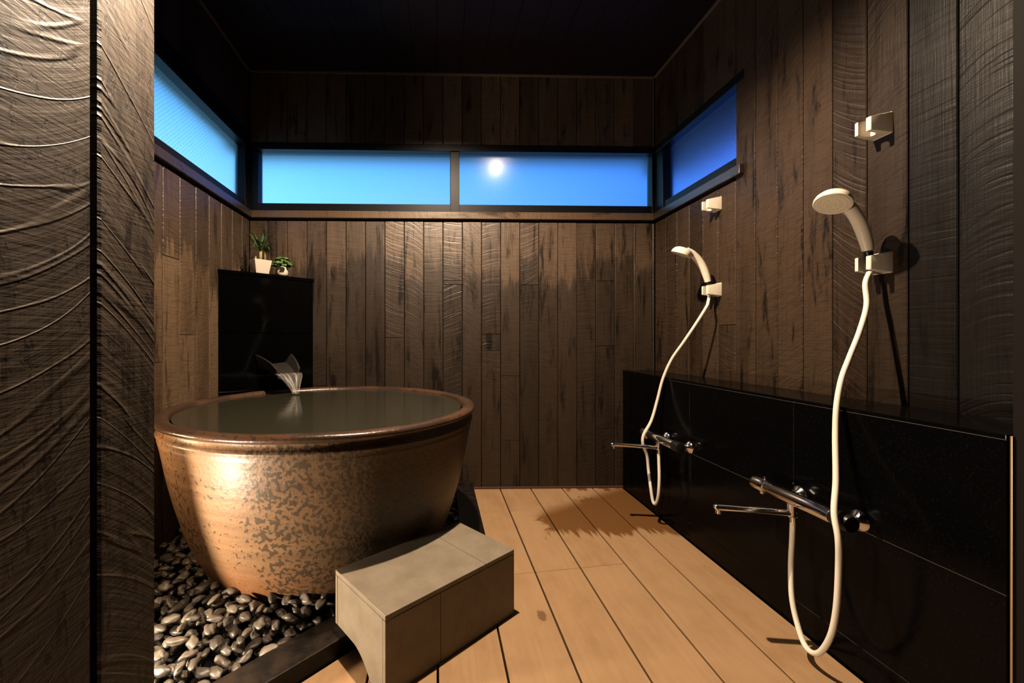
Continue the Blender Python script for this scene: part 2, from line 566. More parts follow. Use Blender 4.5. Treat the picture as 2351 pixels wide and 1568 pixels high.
# ceiling boards
bm = bmesh.new()
yb = -1.0
xs = grid(0, .15, XL - .16, XR + .16)
for a, b in zip(xs, xs[1:]):
    add_box(bm, a + .0015, b - .0015, -1.05, D + .16, ZC, ZC + .03)
ceil = struct(obj('ceiling', bm, M['ceil']))
struct(obj('trim_2', boxes((XL, XR, D - .012, D, ZC - .010, ZC), (XL, XL + .012, .75, D, ZC - .010, ZC), (XR - .012, XR, .9, D, ZC - .010, ZC)), simple('cornice_bead', (.06, .042, .03), .6, spec=.2)))
roof = struct(obj('roof', boxes((XL - .62, XR + .62, -1.2, D + .72, ZC + .03, ZC + .12),
                                (XL - .24, XL - .16, -1.2, D + .48, 2.33, ZC + .03), (XR + .16, XR + .52, -1.2, D + .48, 2.28, ZC + .03),
                                (XL - .30, XR + .42, D + .16, D + .71, 2.46, ZC + .03)), M['frame']), None)

# ------------------------------------------------------------------ windows
def pane_mesh(o, ax, nrm, s0, s1, z0, z1, t=.006):
    bm = bmesh.new()
    uvl = bm.loops.layers.uv.new('pane')
    o, ax, nrm = Vector(o), Vector(ax), Vector(nrm)
    v = {}
    for i, s in enumerate((s0, s1)):
        for j, z in enumerate((z0, z1)):
            for k, d in enumerate((0, t)):
                v[i, j, k] = bm.verts.new(o + ax * s + nrm * d + Vector((0, 0, z)))
    for q in (((0, 0, 0), (1, 0, 0), (1, 1, 0), (0, 1, 0)), ((0, 0, 1), (1, 0, 1), (1, 1, 1), (0, 1, 1)),
              ((0, 0, 0), (1, 0, 0), (1, 0, 1), (0, 0, 1)), ((0, 1, 0), (1, 1, 0), (1, 1, 1), (0, 1, 1)),
              ((0, 0, 0), (0, 1, 0), (0, 1, 1), (0, 0, 1)), ((1, 0, 0), (1, 1, 0), (1, 1, 1), (1, 0, 1))):
        f = bm.faces.new([v[t_] for t_ in q])
        for lp in f.loops:
            d = lp.vert.co - o
            lp[uvl].uv = (d.dot(ax), d.z)
    return bm

def oriented(bs, o, ax, nrm, bev=.002):
    """boxes given as (s0, s1, d0, d1, z0, z1): along the wall, towards the room, up"""
    bm = boxes(*bs, bev=bev, seg=1)
    o, ax, nrm = Vector(o), Vector(ax), Vector(nrm)
    for v in bm.verts:
        s, d, z = v.co
        v.co = o + ax * s + nrm * d + Vector((0, 0, z))
    return bm

M['sill'] = wood_wall_mat('sill_board', (.012, .0075, .0045), (.036, .022, .0125), (.062, .038, .022), bump=.3, dist=.002, rough=.36, spec=.3)
M['sill_dark'] = wood_wall_mat('sill_board_dark', (.004, .003, .0025), (.010, .0065, .005), (.017, .011, .008), bump=.3, dist=.002, rough=.33, spec=.5)
def sill_mesh(o, ax, nrm, s0, s1, d0, d1, z0, z1):
    bm = oriented([(s0, s1, d0, d1, z0, z1)], o, ax, nrm, .003)
    uvl = bm.loops.layers.uv.new('plank')
    o, ax = Vector(o), Vector(ax)
    rl = bm.faces.layers.float.new('rnd')
    for f in bm.faces:
        f[rl] = .37
        for lp in f.loops:
            d = lp.vert.co - o
            lp[uvl].uv = ((d.z - z0) * .5, d.dot(ax))
    return bm

def window(name, o, ax, nrm, s0, s1, panes, mull, label, zh=None, sill='sill'):
    zh = zh or ZH
    w = empty(name)
    struct(w, label)
    fr = [(s0, s1, -.075, .004, ZG1 - .004, zh + .006), (s0, s1, -.075, -.012, ZS1 - .004, ZG0 + .004)]
    fr += [(a, b, -.075, -.004, ZS1, ZH) for a, b in mull]
    obj('frame', oriented(fr, o, ax, nrm), M['frame'], w)
    for a, b in panes:
        obj('glass', pane_mesh(Vector(o) + Vector(nrm) * -.055, ax, nrm, a - .01, b + .01, ZG0 - .01, ZG1 + .01), M['pane'], w)
    obj('sill', sill_mesh(o, ax, nrm, s0, s1, -.08, .024, ZS0, ZS1), M[sill], w)
    return w

window('window_1', (XL, 0, 0), (0, 1, 0), (1, 0, 0), 1.18, D + .02, [(1.22, 2.690)], [(1.15, 1.22), (2.690, D + .02)], 'long frosted window in the left wall above the bathtub', ZHL, 'sill_dark')
window('window_2', (0, D, 0), (1, 0, 0), (0, -1, 0), XL, XR, [(-1.176, .090), (.150, 1.452)], [(XL - .06, -1.176), (.090, .150), (1.452, XR + .06)], 'two-pane frosted window band in the back wall')
window('window_3', (XR, 0, 0), (0, 1, 0), (-1, 0, 0), 1.935, D + .02, [(1.972, 2.650)], [(1.93, 1.972), (2.650, D + .02)], 'short frosted window in the right wall above the showers', None, 'sill_dark')

# lamps burning outside, seen blurred through the back window
lamp_m = N('outdoor_lamp_glow')
lamp_m.set(Base_Color=(1, .9, .8))
lamp_m.bs.inputs['Emission Color'].default_value = (1.0, .80, .66, 1)
lamp_m.bs.inputs['Emission Strength'].default_value = 45.0
def outdoor_lamp(loc, r, label):
    t = empty('outdoor_lamp', loc)
    tag(t, label, 'lamp', 'lamps outside the back window')
    bm = bmesh.new()
    bmesh.ops.create_icosphere(bm, subdivisions=3, radius=r)
    obj('globe', bm, lamp_m.m, t, smooth=True)
    obj('stem', tube([(0, 0, r * .9), (0, 0, r * 2.2), (0, 0, 2.461 - loc[2])] if loc[2] > 2.3 else [(0, 0, -r * .9), (0, 0, -.05), (0, -.03, -.10), (0, D + .155 - loc[1], -.12)], r * .18), M['frame'], t)
outdoor_lamp((.487, 3.40, 2.413), .030, 'lamp glowing white outside, behind the middle of the back window')
outdoor_lamp((1.52, 3.06, 1.86), .012, 'small lamp glowing outside, behind the right end of the back window')

# ------------------------------------------------------------------ deck floor
bm = bmesh.new()
rl = bm.faces.layers.float.new('rnd')
KX = .237
def front_y(x):
    return x + 1.603
joint1 = lambda x: 1.743 + (x - .333) * .139
joint2 = lambda x: 2.377 + (x - .431) * .149
def deck_piece(pts):
    n0 = set(bm.faces)
    add_prism(bm, pts, -.028, 0.0)
    rv = random.random()
    for f in bm.faces:
        if f not in n0:
            f[rl] = rv
edges = [-.495, -.410, -.2035, .0030, .2100, .4212, .6266, .8359, 1.0412, XP - .004]
G = .0035
Y0, Y1 = -.93, D - .006
for i, (a, b) in enumerate(zip(edges, edges[1:])):
    a += G
    b -= G
    if b < KX:
        deck_piece([(a, Y0), (b, Y0), (b, front_y(b)), (a, front_y(a))])
    elif a < KX:
        deck_piece([(a, Y0), (b, Y0), (b, joint1(b) - .001), (KX, joint1(KX) - .001), (a, joint1(a) - .001)])
        ya = KX + 1.61
        deck_piece([(a, joint1(a) + .001), (b, joint1(b) + .001), (b, joint2(b) - .001), (KX + .003, joint2(KX) - .001), (KX + .003, ya), (a, front_y(a))])
        deck_piece([(KX + .003, joint2(KX) + .001), (b, joint2(b) + .001), (b, Y1), (KX + .003, Y1)])
    elif b < .84:
        deck_piece([(a, Y0), (b, Y0), (b, joint1(b) - .001), (a, joint1(a) - .001)])
        deck_piece([(a, joint1(a) + .001), (b, joint1(b) + .001), (b, joint2(b) - .001), (a, joint2(a) - .001)])
        deck_piece([(a, joint2(a) + .001), (b, joint2(b) + .001), (b, Y1), (a, Y1)])
    else:
        deck_piece([(a, Y0), (b, Y0), (b, Y1), (a, Y1)])
bevel(bm, .0012, 1)
floor = struct(obj('floor', bm, M['deck']))
struct(obj('ground', boxes((XL - .1, XR + .1, -1.0, D + .1, -.16, -.06)), M['void']))
struct(obj('trim_1', boxes((KX + .003, XP, D - .010, D, .001, .014), bev=.002), simple('wall_foot_bead', (.055, .022, .015), .5)))

# kerb between pebbles and deck
KZ = .055
kp = [(-.84, .771), (.235, 1.846), (.235, D - .004), (.118, D - .004), (.118, 1.884), (-.84, .926)]
kerb = obj('stone_kerb', prism(kp, -.06, KZ, .004), M['kerb'])
struct(kerb, 'dark polished stone kerb between the pebbles and the deck')

# ------------------------------------------------------------------ stone ledge, right
led = empty('stone_ledge', (0, 0, 0))
tag(led, 'black tiled stone ledge along the right wall carrying both mixer taps', 'stone ledge', kind='structure')
LY0, LY1 = .872, D - .001
obj('core', boxes((XP + .0022, XR - .001, LY0 + .003, LY1, -.03, ZL - .012)), M['grout'], led)
bm = bmesh.new()
ys = [LY0, 1.415, 2.008, LY1]
zs = [-.03, .088, .435, ZL - .013]
for a, b in zip(ys, ys[1:]):
    for c, d in zip(zs, zs[1:]):
        add_box(bm, XP, XP + .012, a + .0007, b - .0007, c + .0007, d - .0007)
bevel(bm, .0012, 1)
obj('tile_facing', bm, M['tile'], led)
obj('top_slab', boxes((XP - .002, XR - .001, LY0, LY1, ZL - .012, ZL), bev=.0018), M['tile'], led)

# door post and metal door track at the right edge
post = struct(obj('door_1', boxes((XP + .006, XR + .0, .70, .868, -.03, ZC), bev=.003), M['wall_back']), 'black door post at the right edge')
tr = empty('door_track', (XP, .868, 0))
tag(tr, 'slim brown metal door track standing against the end of the stone ledge', 'door track')
obj('rail', boxes((.0, .0055, -.004, .0, 0, .788), bev=.0008), M['metal_trim'], tr)
obj('rail', boxes((.022, .026, -.004, .0, 0, .788), bev=.0008), M['metal_trim'], tr)

# ------------------------------------------------------------------ corner pier with stone spout
PA, PB = Vector((XL, 2.349, 0)), Vector((-.813, D, 0))
PN = Vector((.683, -.730, 0))
ZP = 1.393
pier = empty('corner_pier', (XL, D, 0))
tag(pier, 'black polished stone pier set diagonally across the corner behind the bathtub', 'stone pier')
L = lambda p: (p[0] - XL, p[1] - D)
e = .002
tri = [(e, PA.y - D + e), (PB.x - XL - e, -e), (e, -e)]
obj('shaft', prism(tri, -.05, 1.033, .0015, 1), M['stone'], pier)
obj('upper_block', prism(tri, 1.036, ZP - .022, .0015, 1), M['stone'], pier)
tri2 = [(e, PA.y - D - .004), (PB.x - XL + .004, -e), (e, -e)]
obj('cap', prism(tri2, ZP - .021, ZP, .002, 2), M['stone'], pier)

sp_a, sp_b = Vector((-1.081, 2.489, .903)), Vector((-.924, 2.636, .903))
spout = empty('stone_spout', (-1.0025, 2.5625, .80))
tag(spout, 'dark stone trough spout on the corner pier pouring water into the bathtub', 'water spout')
ax_s = (sp_b - sp_a).normalized()
bm = bmesh.new()
secs = []
for k in range(11):
    t = k / 10
    d = .002 + .205 * t
    hw = .112 * (1 - .36 * t)
    zt = .903 - .058 * t ** 1.2 - .02 * t ** 4
    zi = zt - .050 * (1 - .25 * t)
    zb = zt - .078 * (1 - .30 * t)
    c = Vector((-1.0025, 2.5625, 0)) + PN * d
    prof = [(-hw, zt), (-hw + .010, zt), (-hw * .62, zi), (0, zi - .006), (hw * .62, zi), (hw - .010, zt), (hw, zt), (hw * .8, zb), (0, zb - .006), (-hw * .8, zb)]
    secs.append([bm.verts.new(Vector((c.x, c.y, 0)) + ax_s * s + Vector((0, 0, z)) - Vector((-1.0025, 2.5625, .80))) for s, z in prof])
for a, b in zip(secs, secs[1:]):
    for i in range(10):
        bm.faces.new((a[i], a[(i + 1) % 10], b[(i + 1) % 10], b[i]))
bm.faces.new(secs[0])
bm.faces.new(secs[-1][::-1])
obj('trough', bm, simple('weathered_spout_stone', (.011, .0095, .0075), .42, bump=(70, .3, .003)), spout, auto=35)

# falling water
end = Vector((-1.0025, 2.5625, 0)) + PN * .207
hit = Vector((-.815, 2.405, .676))
bm = bmesh.new()
uvl = bm.loops.layers.uv.new('flow')
rows = []
NS = 16
for k in range(15):
    t = k / 14
    c = Vector((end.x + (hit.x - end.x) * math.sqrt(t) * 1.0, end.y + (hit.y - end.y) * math.sqrt(t), .800 - .118 * t))
    hw = .060 * (1 - t) ** 1.3 + .021
    th = .006 + .010 * t
    row = []
    for i in range(NS):
        q = 2 * PI * i / NS
        s, d = math.cos(q) * hw, math.sin(q) * th
        row.append(bm.verts.new(c + ax_s * s + PN * d))
    rows.append(row)
for k, (a, b) in enumerate(zip(rows, rows[1:])):
    for i in range(NS):
        f = bm.faces.new((a[i], a[(i + 1) % NS], b[(i + 1) % NS], b[i]))
        for lp, (ii, kk) in zip(f.loops, ((i, k), (i + 1, k), (i + 1, k + 1), (i, k + 1))):
            lp[uvl].uv = (math.cos(2 * PI * ii / NS) * .5 + (.7 if ii % NS > NS // 2 else 0), kk / 14)
stream = obj('falling_water', bm, M['fall'], smooth=True)
tag(stream, 'stream of water falling from the stone spout into the bathtub', 'water', kind='stuff')

# ------------------------------------------------------------------ bathtub
TC = Vector((-.523, 2.018, 0))
tub = empty('bathtub', (TC.x, TC.y, 0))
tag(tub, 'large round brown speckled ceramic bathtub standing in the pebbles', 'bathtub')
outer = [(.36, -.05), (.42, -.03), (.48, .01), (.525, .06), (.557, .12), (.584, .19), (.607, .27), (.627, .35), (.645, .44), (.658, .52), (.668, .575), (.675, .605)]
outer = spline(outer, 4)
ridge = [(.674, .617), (.680, .625), (.680, .632), (.674, .639), (.669, .646), (.668, .660), (.671, .668)]
inner = [(.625, .640), (.612, .58), (.59, .45), (.56, .30), (.50, .14), (.42, .05), (.20, .03)]
bm = lathe(outer + ridge + [(.664, .672)] + inner, 128)
for v in bm.verts:
    k_ = .704 / .690
    v.co.x *= 1 + (k_ - 1) * min(1, max(0, v.co.z / .5))
    v.co.y *= 1 + (k_ - 1) * min(1, max(0, v.co.z / .5))
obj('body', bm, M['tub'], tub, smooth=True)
rim = [(.655, .668), (.674, .667), (.684, .671), (.690, .678), (.691, .686), (.686, .693), (.676, .697), (.660, .698), (.646, .696), (.637, .690), (.632, .678), (.630, .640)]
bm = lathe(rim + [rim[0]], 128, cap0=False, cap1=False)
bmesh.ops.remove_doubles(bm, verts=bm.verts, dist=1e-5)
for v in bm.verts:
    v.co.x *= .704 / .690
    v.co.y *= .704 / .690
    v.co.z += .0035 * noise.noise(v.co * 6.0) - .007
obj('rim', bm, M['rim'], tub, smooth=True)
bm = bmesh.new()
rings = [0.0, .05, .1, .15, .2, .25, .3, .35, .4, .45, .5, .55, .6, .640]
hx, hy = hit.x - TC.x, hit.y - TC.y
vv = []
for r in rings:
    row = []
    for i in range(96 if r else 1):
        a = 2 * PI * i / 96
        x_, y_ = r * math.cos(a), r * math.sin(a)
        d = math.hypot(x_ - hx, y_ - hy)
        zz = .676 + .0035 * math.cos(d * 55) * math.exp(-d * 7) if r < .62 else .676
        row.append(bm.verts.new((x_, y_, zz)))
    vv.append(row)
for i in range(96):
    bm.faces.new((vv[0][0], vv[1][i], vv[1][(i + 1) % 96]))
for a, b in zip(vv[1:], vv[2:]):
    for i in range(96):
        bm.faces.new((a[i], a[(i + 1) % 96], b[(i + 1) % 96], b[i]))
wat = obj('bath_water', bm, M['water'], smooth=True)
wat.location = (TC.x, TC.y, 0)
tag(wat, 'dark still water filling the round bathtub', 'water', kind='stuff')
# ------------------------------------------------------------------ pebbles
CAMF, CTH, CPX, CHY = 946.4, .0249, 1026.5, 777.5
def in_view(p):
    c, s = math.cos(CTH), math.sin(CTH)
    X, Y = p.x * c - p.y * s, p.x * s + p.y * c
    return CPX + CAMF * X / Y, CHY - CAMF * (p.z - 1) / Y
shapes = []
for k in range(8):
    bm = bmesh.new()
    bmesh.ops.create_icosphere(bm, subdivisions=3, radius=1)
    sd = Vector((k * 3.1, k * 1.7, k * .9))
    for v in bm.verts:
        n_ = noise.noise(v.co * .9 + sd) * .46 + noise.noise(v.co * 2.0 + sd) * .12
        v.co *= 1 + n_
    for f in bm.faces:
        f.smooth = True
    me = bpy.data.meshes.new('pebble')
    bm.to_mesh(me)
    bm.free()
    me.materials.append(M['pebble'])
    shapes.append(me)
spots = []
rng = random.Random(11)
def pit_ok(x_, y_, z_, rr):
    if y_ - x_ < 1.765 or x_ < XL + .02 or y_ < .775 or y_ > D - .03 or x_ > .095:
        return False
    rad = .475 + max(z_, -.02) * .65
    if math.hypot(x_ - TC.x, y_ - TC.y) < rad + rr * .7:
        return False
    if (x_ - XL) * .683 - (y_ - 2.349) * .730 < .03 and y_ > 2.2:
        return False
    return True
for layer, (zl, tries) in enumerate(((.012, 5000), (.046, 6500), (.074, 1800))):
    got = []
    for _ in range(tries):
        x_, y_ = rng.uniform(XL, .1), rng.uniform(.77, D)
        a_ = rng.uniform(.0155, .0255) * (1.0 if layer < 2 else .9)
        dk = (y_ - x_ - 1.775) / 1.414          # distance from the kerb
        z_ = zl + min(dk, .18) * .16 - .012
        if layer == 2 and dk < .05:
            continue
        if not pit_ok(x_, y_, z_, a_):
            continue
        dmin = .80 if layer == 0 else .86
        if any((x_ - q[0]) ** 2 + (y_ - q[1]) ** 2 < ((a_ + q[3]) * dmin) ** 2 for q in got):
            continue
        got.append((x_, y_, z_ + rng.uniform(-.004, .006), a_, layer))
    spots += got
cand = []
for s_ in spots:
    u_, v_ = in_view(Vector(s_[:3]))
    vis = u_ > 345 and v_ < 1585 and s_[1] < 2.05 and s_[4] >= 1
    if vis and s_[1] > TC.y:      # behind the tub
        vis = s_[0] < TC.x - .5
    if vis and u_ > 790:
        vis = False
    cand.append((0 if vis else 1, s_[1] - (.6 if s_[4] == 2 else .0), s_))
cand.sort(key=lambda c: (c[0], c[1]))
rest = bmesh.new()
n_ind = 0
for flag, _, (x_, y_, z_, a_, layer) in cand:
    me = rng.choice(shapes)
    mat_ = (Matrix.Translation((x_, y_, z_)) @ Matrix.Rotation(rng.gauss(2.2, .8), 4, 'Z') @ Matrix.Rotation(rng.gauss(0, .28), 4, 'X')
            @ Matrix.Rotation(rng.gauss(0, .22), 4, 'Y') @ Matrix.Diagonal((a_ * 1.22, a_ * rng.uniform(.68, .86), a_ * rng.uniform(.46, .62), 1)))
    if flag == 0 and n_ind < 300:
        o = bpy.data.objects.new('pebble', me)
        link(o)
        o.matrix_world = mat_
        tag(o, 'black polished river pebble lying loose around the bathtub', 'pebble', 'pebbles around the bathtub')
        n_ind += 1
    else:
        n0 = len(rest.verts)
        rest.from_mesh(me)
        rest.verts.ensure_lookup_table()
        bmesh.ops.transform(rest, matrix=mat_, verts=rest.verts[n0:])
pb = obj('pebbles', rest, M['pebble'], smooth=True)
tag(pb, 'bed of black pebbles lying under and behind the bathtub', 'pebbles', kind='stuff')
print('pebbles', n_ind, len(spots))

# unseen block, added to keep the low lamp off the tub's left strip
struct(obj('light_blocker', boxes((XL + .002, -.968, 1.205, 1.235, -.05, 1.30), bev=.004), M['stone']))

# ------------------------------------------------------------------ step stool
SL, SW, SH = .551, .304, .233
stool = empty('step_stool', (-.0274, 1.436, 0), .692)
tag(stool, 'pale box step stool standing across the kerb in front of the bathtub', 'step stool')
hx_, hy_ = SL / 2, SW / 2
TB = .015
PT = .013
zc_ = KZ + .002
obj('top_board', boxes((-hx_, hx_ * .462 - .0006, -hy_, hy_, SH - TB, SH), (hx_ * .462 + .0006, hx_, -hy_, hy_, SH - TB, SH), bev=.0018), M['stool'], stool)
zt_ = SH - TB - .0018
fx = -hx_ + SL * .365
obj('front_panel', boxes((-hx_, fx - .0008, -hy_, -hy_ + PT, 0, zt_), (fx + .0008, hx_, -hy_, -hy_ + PT, 0, zt_), bev=.001, seg=1), M['stool'], stool)
obj('back_panel', boxes((-hx_, hx_, hy_ - PT, hy_, zc_, zt_), bev=.001, seg=1), M['stool'], stool)
def end_panel(x0):
    # polygon in (y, z): the lower edge is cut away over the kerb
    ya, yd = hy_ - PT - .0022, -hy_ + PT + .0022
    low = [(ya, zc_)]
    for k in range(1, 11):
        t = k / 10
        y_ = hy_ - .115 - (.105) * t
        low.append((y_, zc_ * math.cos(t * PI / 2) ** .8 if k < 10 else 0.0))
    low.insert(1, (hy_ - .115, zc_))
    poly = low + [(yd, 0.0), (yd, zt_), (ya, zt_)]
    bm = bmesh.new()
    a = [bm.verts.new((x0, p[0], p[1])) for p in poly]
    b = [bm.verts.new((x0 + PT, p[0], p[1])) for p in poly]
    bm.faces.new(a)
    bm.faces.new(b[::-1])
    n_ = len(poly)
    for i in range(n_):
        bm.faces.new((a[i], a[(i + 1) % n_], b[(i + 1) % n_], b[i]))
    return bm
obj('end_panel', end_panel(-hx_ + .001), M['stool'], stool)
obj('end_panel', end_panel(hx_ - PT - .001), M['stool'], stool)

# ------------------------------------------------------------------ showers
def holder_mesh():
    # plan outline (outward o, along y), tapering in height towards the tip; slot open outward
    def lay(o_):
        t = o_ / .072
        return (-.034 + .010 * t, .034 - .014 * t)
    bm = bmesh.new()
    def block(pl):
        lo = [bm.verts.new((-o_, y_, lay(o_)[0])) for o_, y_ in pl]
        hi = [bm.verts.new((-o_, y_, lay(o_)[1])) for o_, y_ in pl]
        n_ = len(pl)
        bm.faces.new(lo)
        bm.faces.new(hi[::-1])
        for i in range(n_):
            bm.faces.new((lo[i], lo[(i + 1) % n_], hi[(i + 1) % n_], hi[i]))
    arc = [(.047 - .017 * math.sin(a), .017 * math.cos(a)) for a in [PI * k / 8 for k in range(9)]]
    block([(0, -.031), (.035, -.028), (.069, -.026), (.072, -.022), (.072, -.012)] + [(o_, y_) for o_, y_ in arc[::-1]] + [(.072, .012), (.072, .022), (.069, .026), (.035, .028), (0, .031)])
    bevel(bm, .003, 2)
    return bm

def holder(y, z, label, rz=0.0):
    h = empty('shower_holder', (XR, y, z), rz)
    tag(h, label, 'shower holder', 'shower holders on the right wall')
    obj('bracket', holder_mesh(), M['cream'], h, auto=40)
    obj('wall_plate', boxes((-.005, .0, -.029, .029, -.035, .035), bev=.002), M['cream'], h)
    return h
HN, HF = 1.320, 2.118
holder(HN, 1.698, 'empty cream shower holder high on the wall, above the near shower')
holder(HF, 1.700, 'empty cream shower holder high on the wall, under the right window')
holder(HN, 1.248, 'cream holder gripping the near hand shower')
holder(HF, 1.255, 'cream holder gripping the far hand shower')

def hand_shower(base, yaw, hose_pts, label, face=(-.44, 0, -.90), tilt=0.0):
    """base: where the hose meets the handle, inside the holder slot. yaw turns the head about the handle."""
    t = empty('hand_shower', (base[0], base[1], base[2]))
    tag(t, label, 'hand shower', 'hand showers on the right wall')
    R = Matrix.Rotation(yaw, 4, 'Z') @ Matrix.Rotation(tilt, 4, 'Y')
    hp = spline([(-.004, 0, .040, .0150), (-.012, 0, .070, .0175), (-.028, 0, .110, .0190), (-.052, 0, .150, .0190), (-.086, 0, .184, .0190), (-.118, 0, .200, .0200)], 6)
    bm = bmesh.new()
    add_tube(bm, [p[:3] for p in hp], [p[3] for p in hp], 20)
    bmesh.ops.transform(bm, matrix=R, verts=bm.verts)
    obj('handle', bm, M['cream'], t, auto=50)
    nrm = Vector(face).normalized()
    hc = Vector((-.140, 0, .196))
    Mh = Matrix.Translation(hc) @ nrm.to_track_quat('Z', 'Y').to_matrix().to_4x4()
    bm = lathe([(.004, -.022), (.026, -.021), (.040, -.014), (.047, -.003), (.0495, .006), (.0495, .014), (.047, .016), (.044, .0145)], 48)
    bmesh.ops.transform(bm, matrix=R @ Mh, verts=bm.verts)
    obj('head', bm, M['cream'], t, auto=40)
    bm = bmesh.new()
    add_lathe(bm, [(.0435, .0146), (.0435, .0162), (.030, .0172), (.0295, .0164), (.014, .0175), (.0135, .0168), (.002, .0172)], 48)
    for rr, cnt in ((.036, 24), (.022, 14), (.008, 6)):
        for k in range(cnt):
            a = 2 * PI * k / cnt
            bmesh.ops.create_icosphere(bm, subdivisions=1, radius=.0016, matrix=Matrix.Translation((rr * math.cos(a), rr * math.sin(a), .0172)))
    bmesh.ops.transform(bm, matrix=R @ Mh, verts=bm.verts)
    obj('spray_face', bm, M['cream_face'], t, auto=40)['label'] = 'darker cream spray face with rings of nozzles'
    bm = bmesh.new()
    add_tube(bm, [(.004, 0, -.028), (.001, 0, .018), (-.003, 0, .036)], [.0085, .0110, .0115], 18)
    bmesh.ops.transform(bm, matrix=Matrix.Rotation(yaw, 4, 'Z'), verts=bm.verts)
    obj('collar', bm, M['black_plastic'], t, auto=40)['label'] = 'black collar below the handle'
    b = Vector(base)
    pts = [(.004 * math.cos(yaw), .004 * math.sin(yaw), -.030)] + [tuple(Vector(p) - b) for p in hose_pts]
    obj('hose', tube(spline(pts, 7), .0078, 14), M['hose'], t, smooth=True)
    return t, R

near_hose = [(1.404, 1.316, 1.180), (1.392, 1.301, 1.108), (1.352, 1.285, 1.024), (1.305, 1.272, .941), (1.262, 1.255, .874), (1.228, 1.236, .796),
             (1.205, 1.217, .707), (1.168, 1.178, .587), (1.130, 1.145, .506), (1.122, 1.125, .440), (1.130, 1.132, .356), (1.130, 1.139, .233),
             (1.130, 1.158, .139), (1.135, 1.200, .063), (1.140, 1.246, .048), (1.150, 1.288, .092), (1.155, 1.313, .160),
             (1.165, 1.328, .251), (1.169, 1.328, .339), (1.169, 1.325, .412)]
far_hose = [(1.410, 2.108, 1.190), (1.390, 2.092, 1.163), (1.355, 2.115, 1.085), (1.310, 2.155, .983), (1.268, 2.196, .888), (1.232, 2.217, .780), (1.205, 2.225, .661),
            (1.170, 2.220, .554), (1.124, 2.215, .475), (1.122, 2.215, .420), (1.150, 2.228, .359), (1.160, 2.231, .278), (1.160, 2.208, .190), (1.160, 2.187, .128), (1.165, 2.168, .120),
            (1.170, 2.150, .170), (1.170, 2.140, .260), (1.170, 2.143, .340), (1.169, 2.145, .412)]
hsn, Rn = hand_shower((XR - .048, HN, 1.250), .14, near_hose, 'near cream hand shower with its hose hanging in a loop to the deck', (-.48, -.16, -.86))
hsf, Rf = hand_shower((XR - .048, HF, 1.257), -.02, far_hose, 'far cream hand shower with its hose running down beside the back wall', (-.34, .22, -.91))
def mixer(y, label):
    t = empty('mixer_tap', (XP, y, .475))
    tag(t, label, 'mixer tap', 'mixer taps on the stone ledge')
    BX = -.080
    MY = Matrix.Translation((BX, 0, 0)) @ Matrix.Rotation(-PI / 2, 4, 'X')      # local z -> +y
    def turn(name, prof, mat, **k):
        bm = lathe(prof, 40)
        bmesh.ops.transform(bm, matrix=MY, verts=bm.verts)
        return obj(name, bm, mat, t, auto=35)
    turn('body', [(.014, -.118), (.0215, -.114), (.0225, -.110), (.0225, .124), (.020, .128)], M['chrome'])
    th = turn('temperature_handle', [(.020, .1285), (.0235, .130), (.0245, .134), (.0245, .176), (.0225, .184), (.015, .186)], M['chrome'])
    bm = bmesh.new()
    add_tube(bm, [(BX, .140, .020), (BX, .140, .030), (BX, .140, .0335)], [.0055, .0055, .003], 12)
    obj('stop_button', bm, M['chrome'], th, auto=40)
    obj('grip_tab', tube([(BX - .002, .150, -.020), (BX - .002, .150, -.030)], [.009, .007], 12), M['chrome'], th, auto=40)
    turn('flow_handle', [(.0195, -.1185), (.024, -.121), (.025, -.126), (.025, -.160), (.022, -.168), (.014, -.170)], M['black_plastic'])['label'] = 'black flow handle'
    for s_ in (-.100, .100):
        bm = bmesh.new()
        add_tube(bm, spline([(BX + .012, s_, 0), (BX + .034, s_, -.003), (-.030, s_ - .012, -.010), (-.004, s_ - .014, -.012)], 5), .0125, 16)
        M2 = Matrix.Translation((0, s_ - .014, -.012)) @ Matrix.Rotation(-PI / 2, 4, 'Y')
        add_lathe(bm, [(.030, .0005), (.031, .004), (.028, .010), (.018, .016), (.016, .020)], 32, M=M2)
        add_lathe(bm, [(.0165, .030), (.018, .033), (.018, .042), (.0165, .045)], 6, M=M2)
        obj('inlet_leg', bm, M['chrome'], t, auto=35)
    # spout: short stub under the body, then a long flattened arm
    bm = bmesh.new()
    add_tube(bm, [(BX, .030, -.018), (BX, .030, -.028), (BX, .030, -.060), (BX, .030, -.062)], [.0135, .0125, .0125, .011], 20)
    arm = spline([(BX + .010, .030, -.050), (BX - .010, .032, -.050), (BX - .080, .040, -.046), (BX - .160, .050, -.042), (BX - .224, .058, -.040), (BX - .232, .059, -.041), (BX - .238, .060, -.044)], 4)
    n0 = len(bm.verts)
    add_tube(bm, arm, [.0105] * (len(arm) - 5) + [.0112, .0112, .0108, .009, .006], 18)
    add_tube(bm, [(BX - .226, .058, -.044), (BX - .226, .058, -.060)], [.0088, .0088], 18)
    obj('spout', bm, M['chrome'], t, auto=40)
    bm = bmesh.new()
    add_tube(bm, [(BX, .024, -.060), (BX, .023, -.078)], [.0105, .0100], 18)
    obj('hose_nut', bm, M['chrome'], t, auto=40)
    return t
mixer(1.300, 'near chrome bar mixer tap with a long spout, on the black stone ledge')
mixer(2.118, 'far chrome bar mixer tap with a long spout, by the back wall')

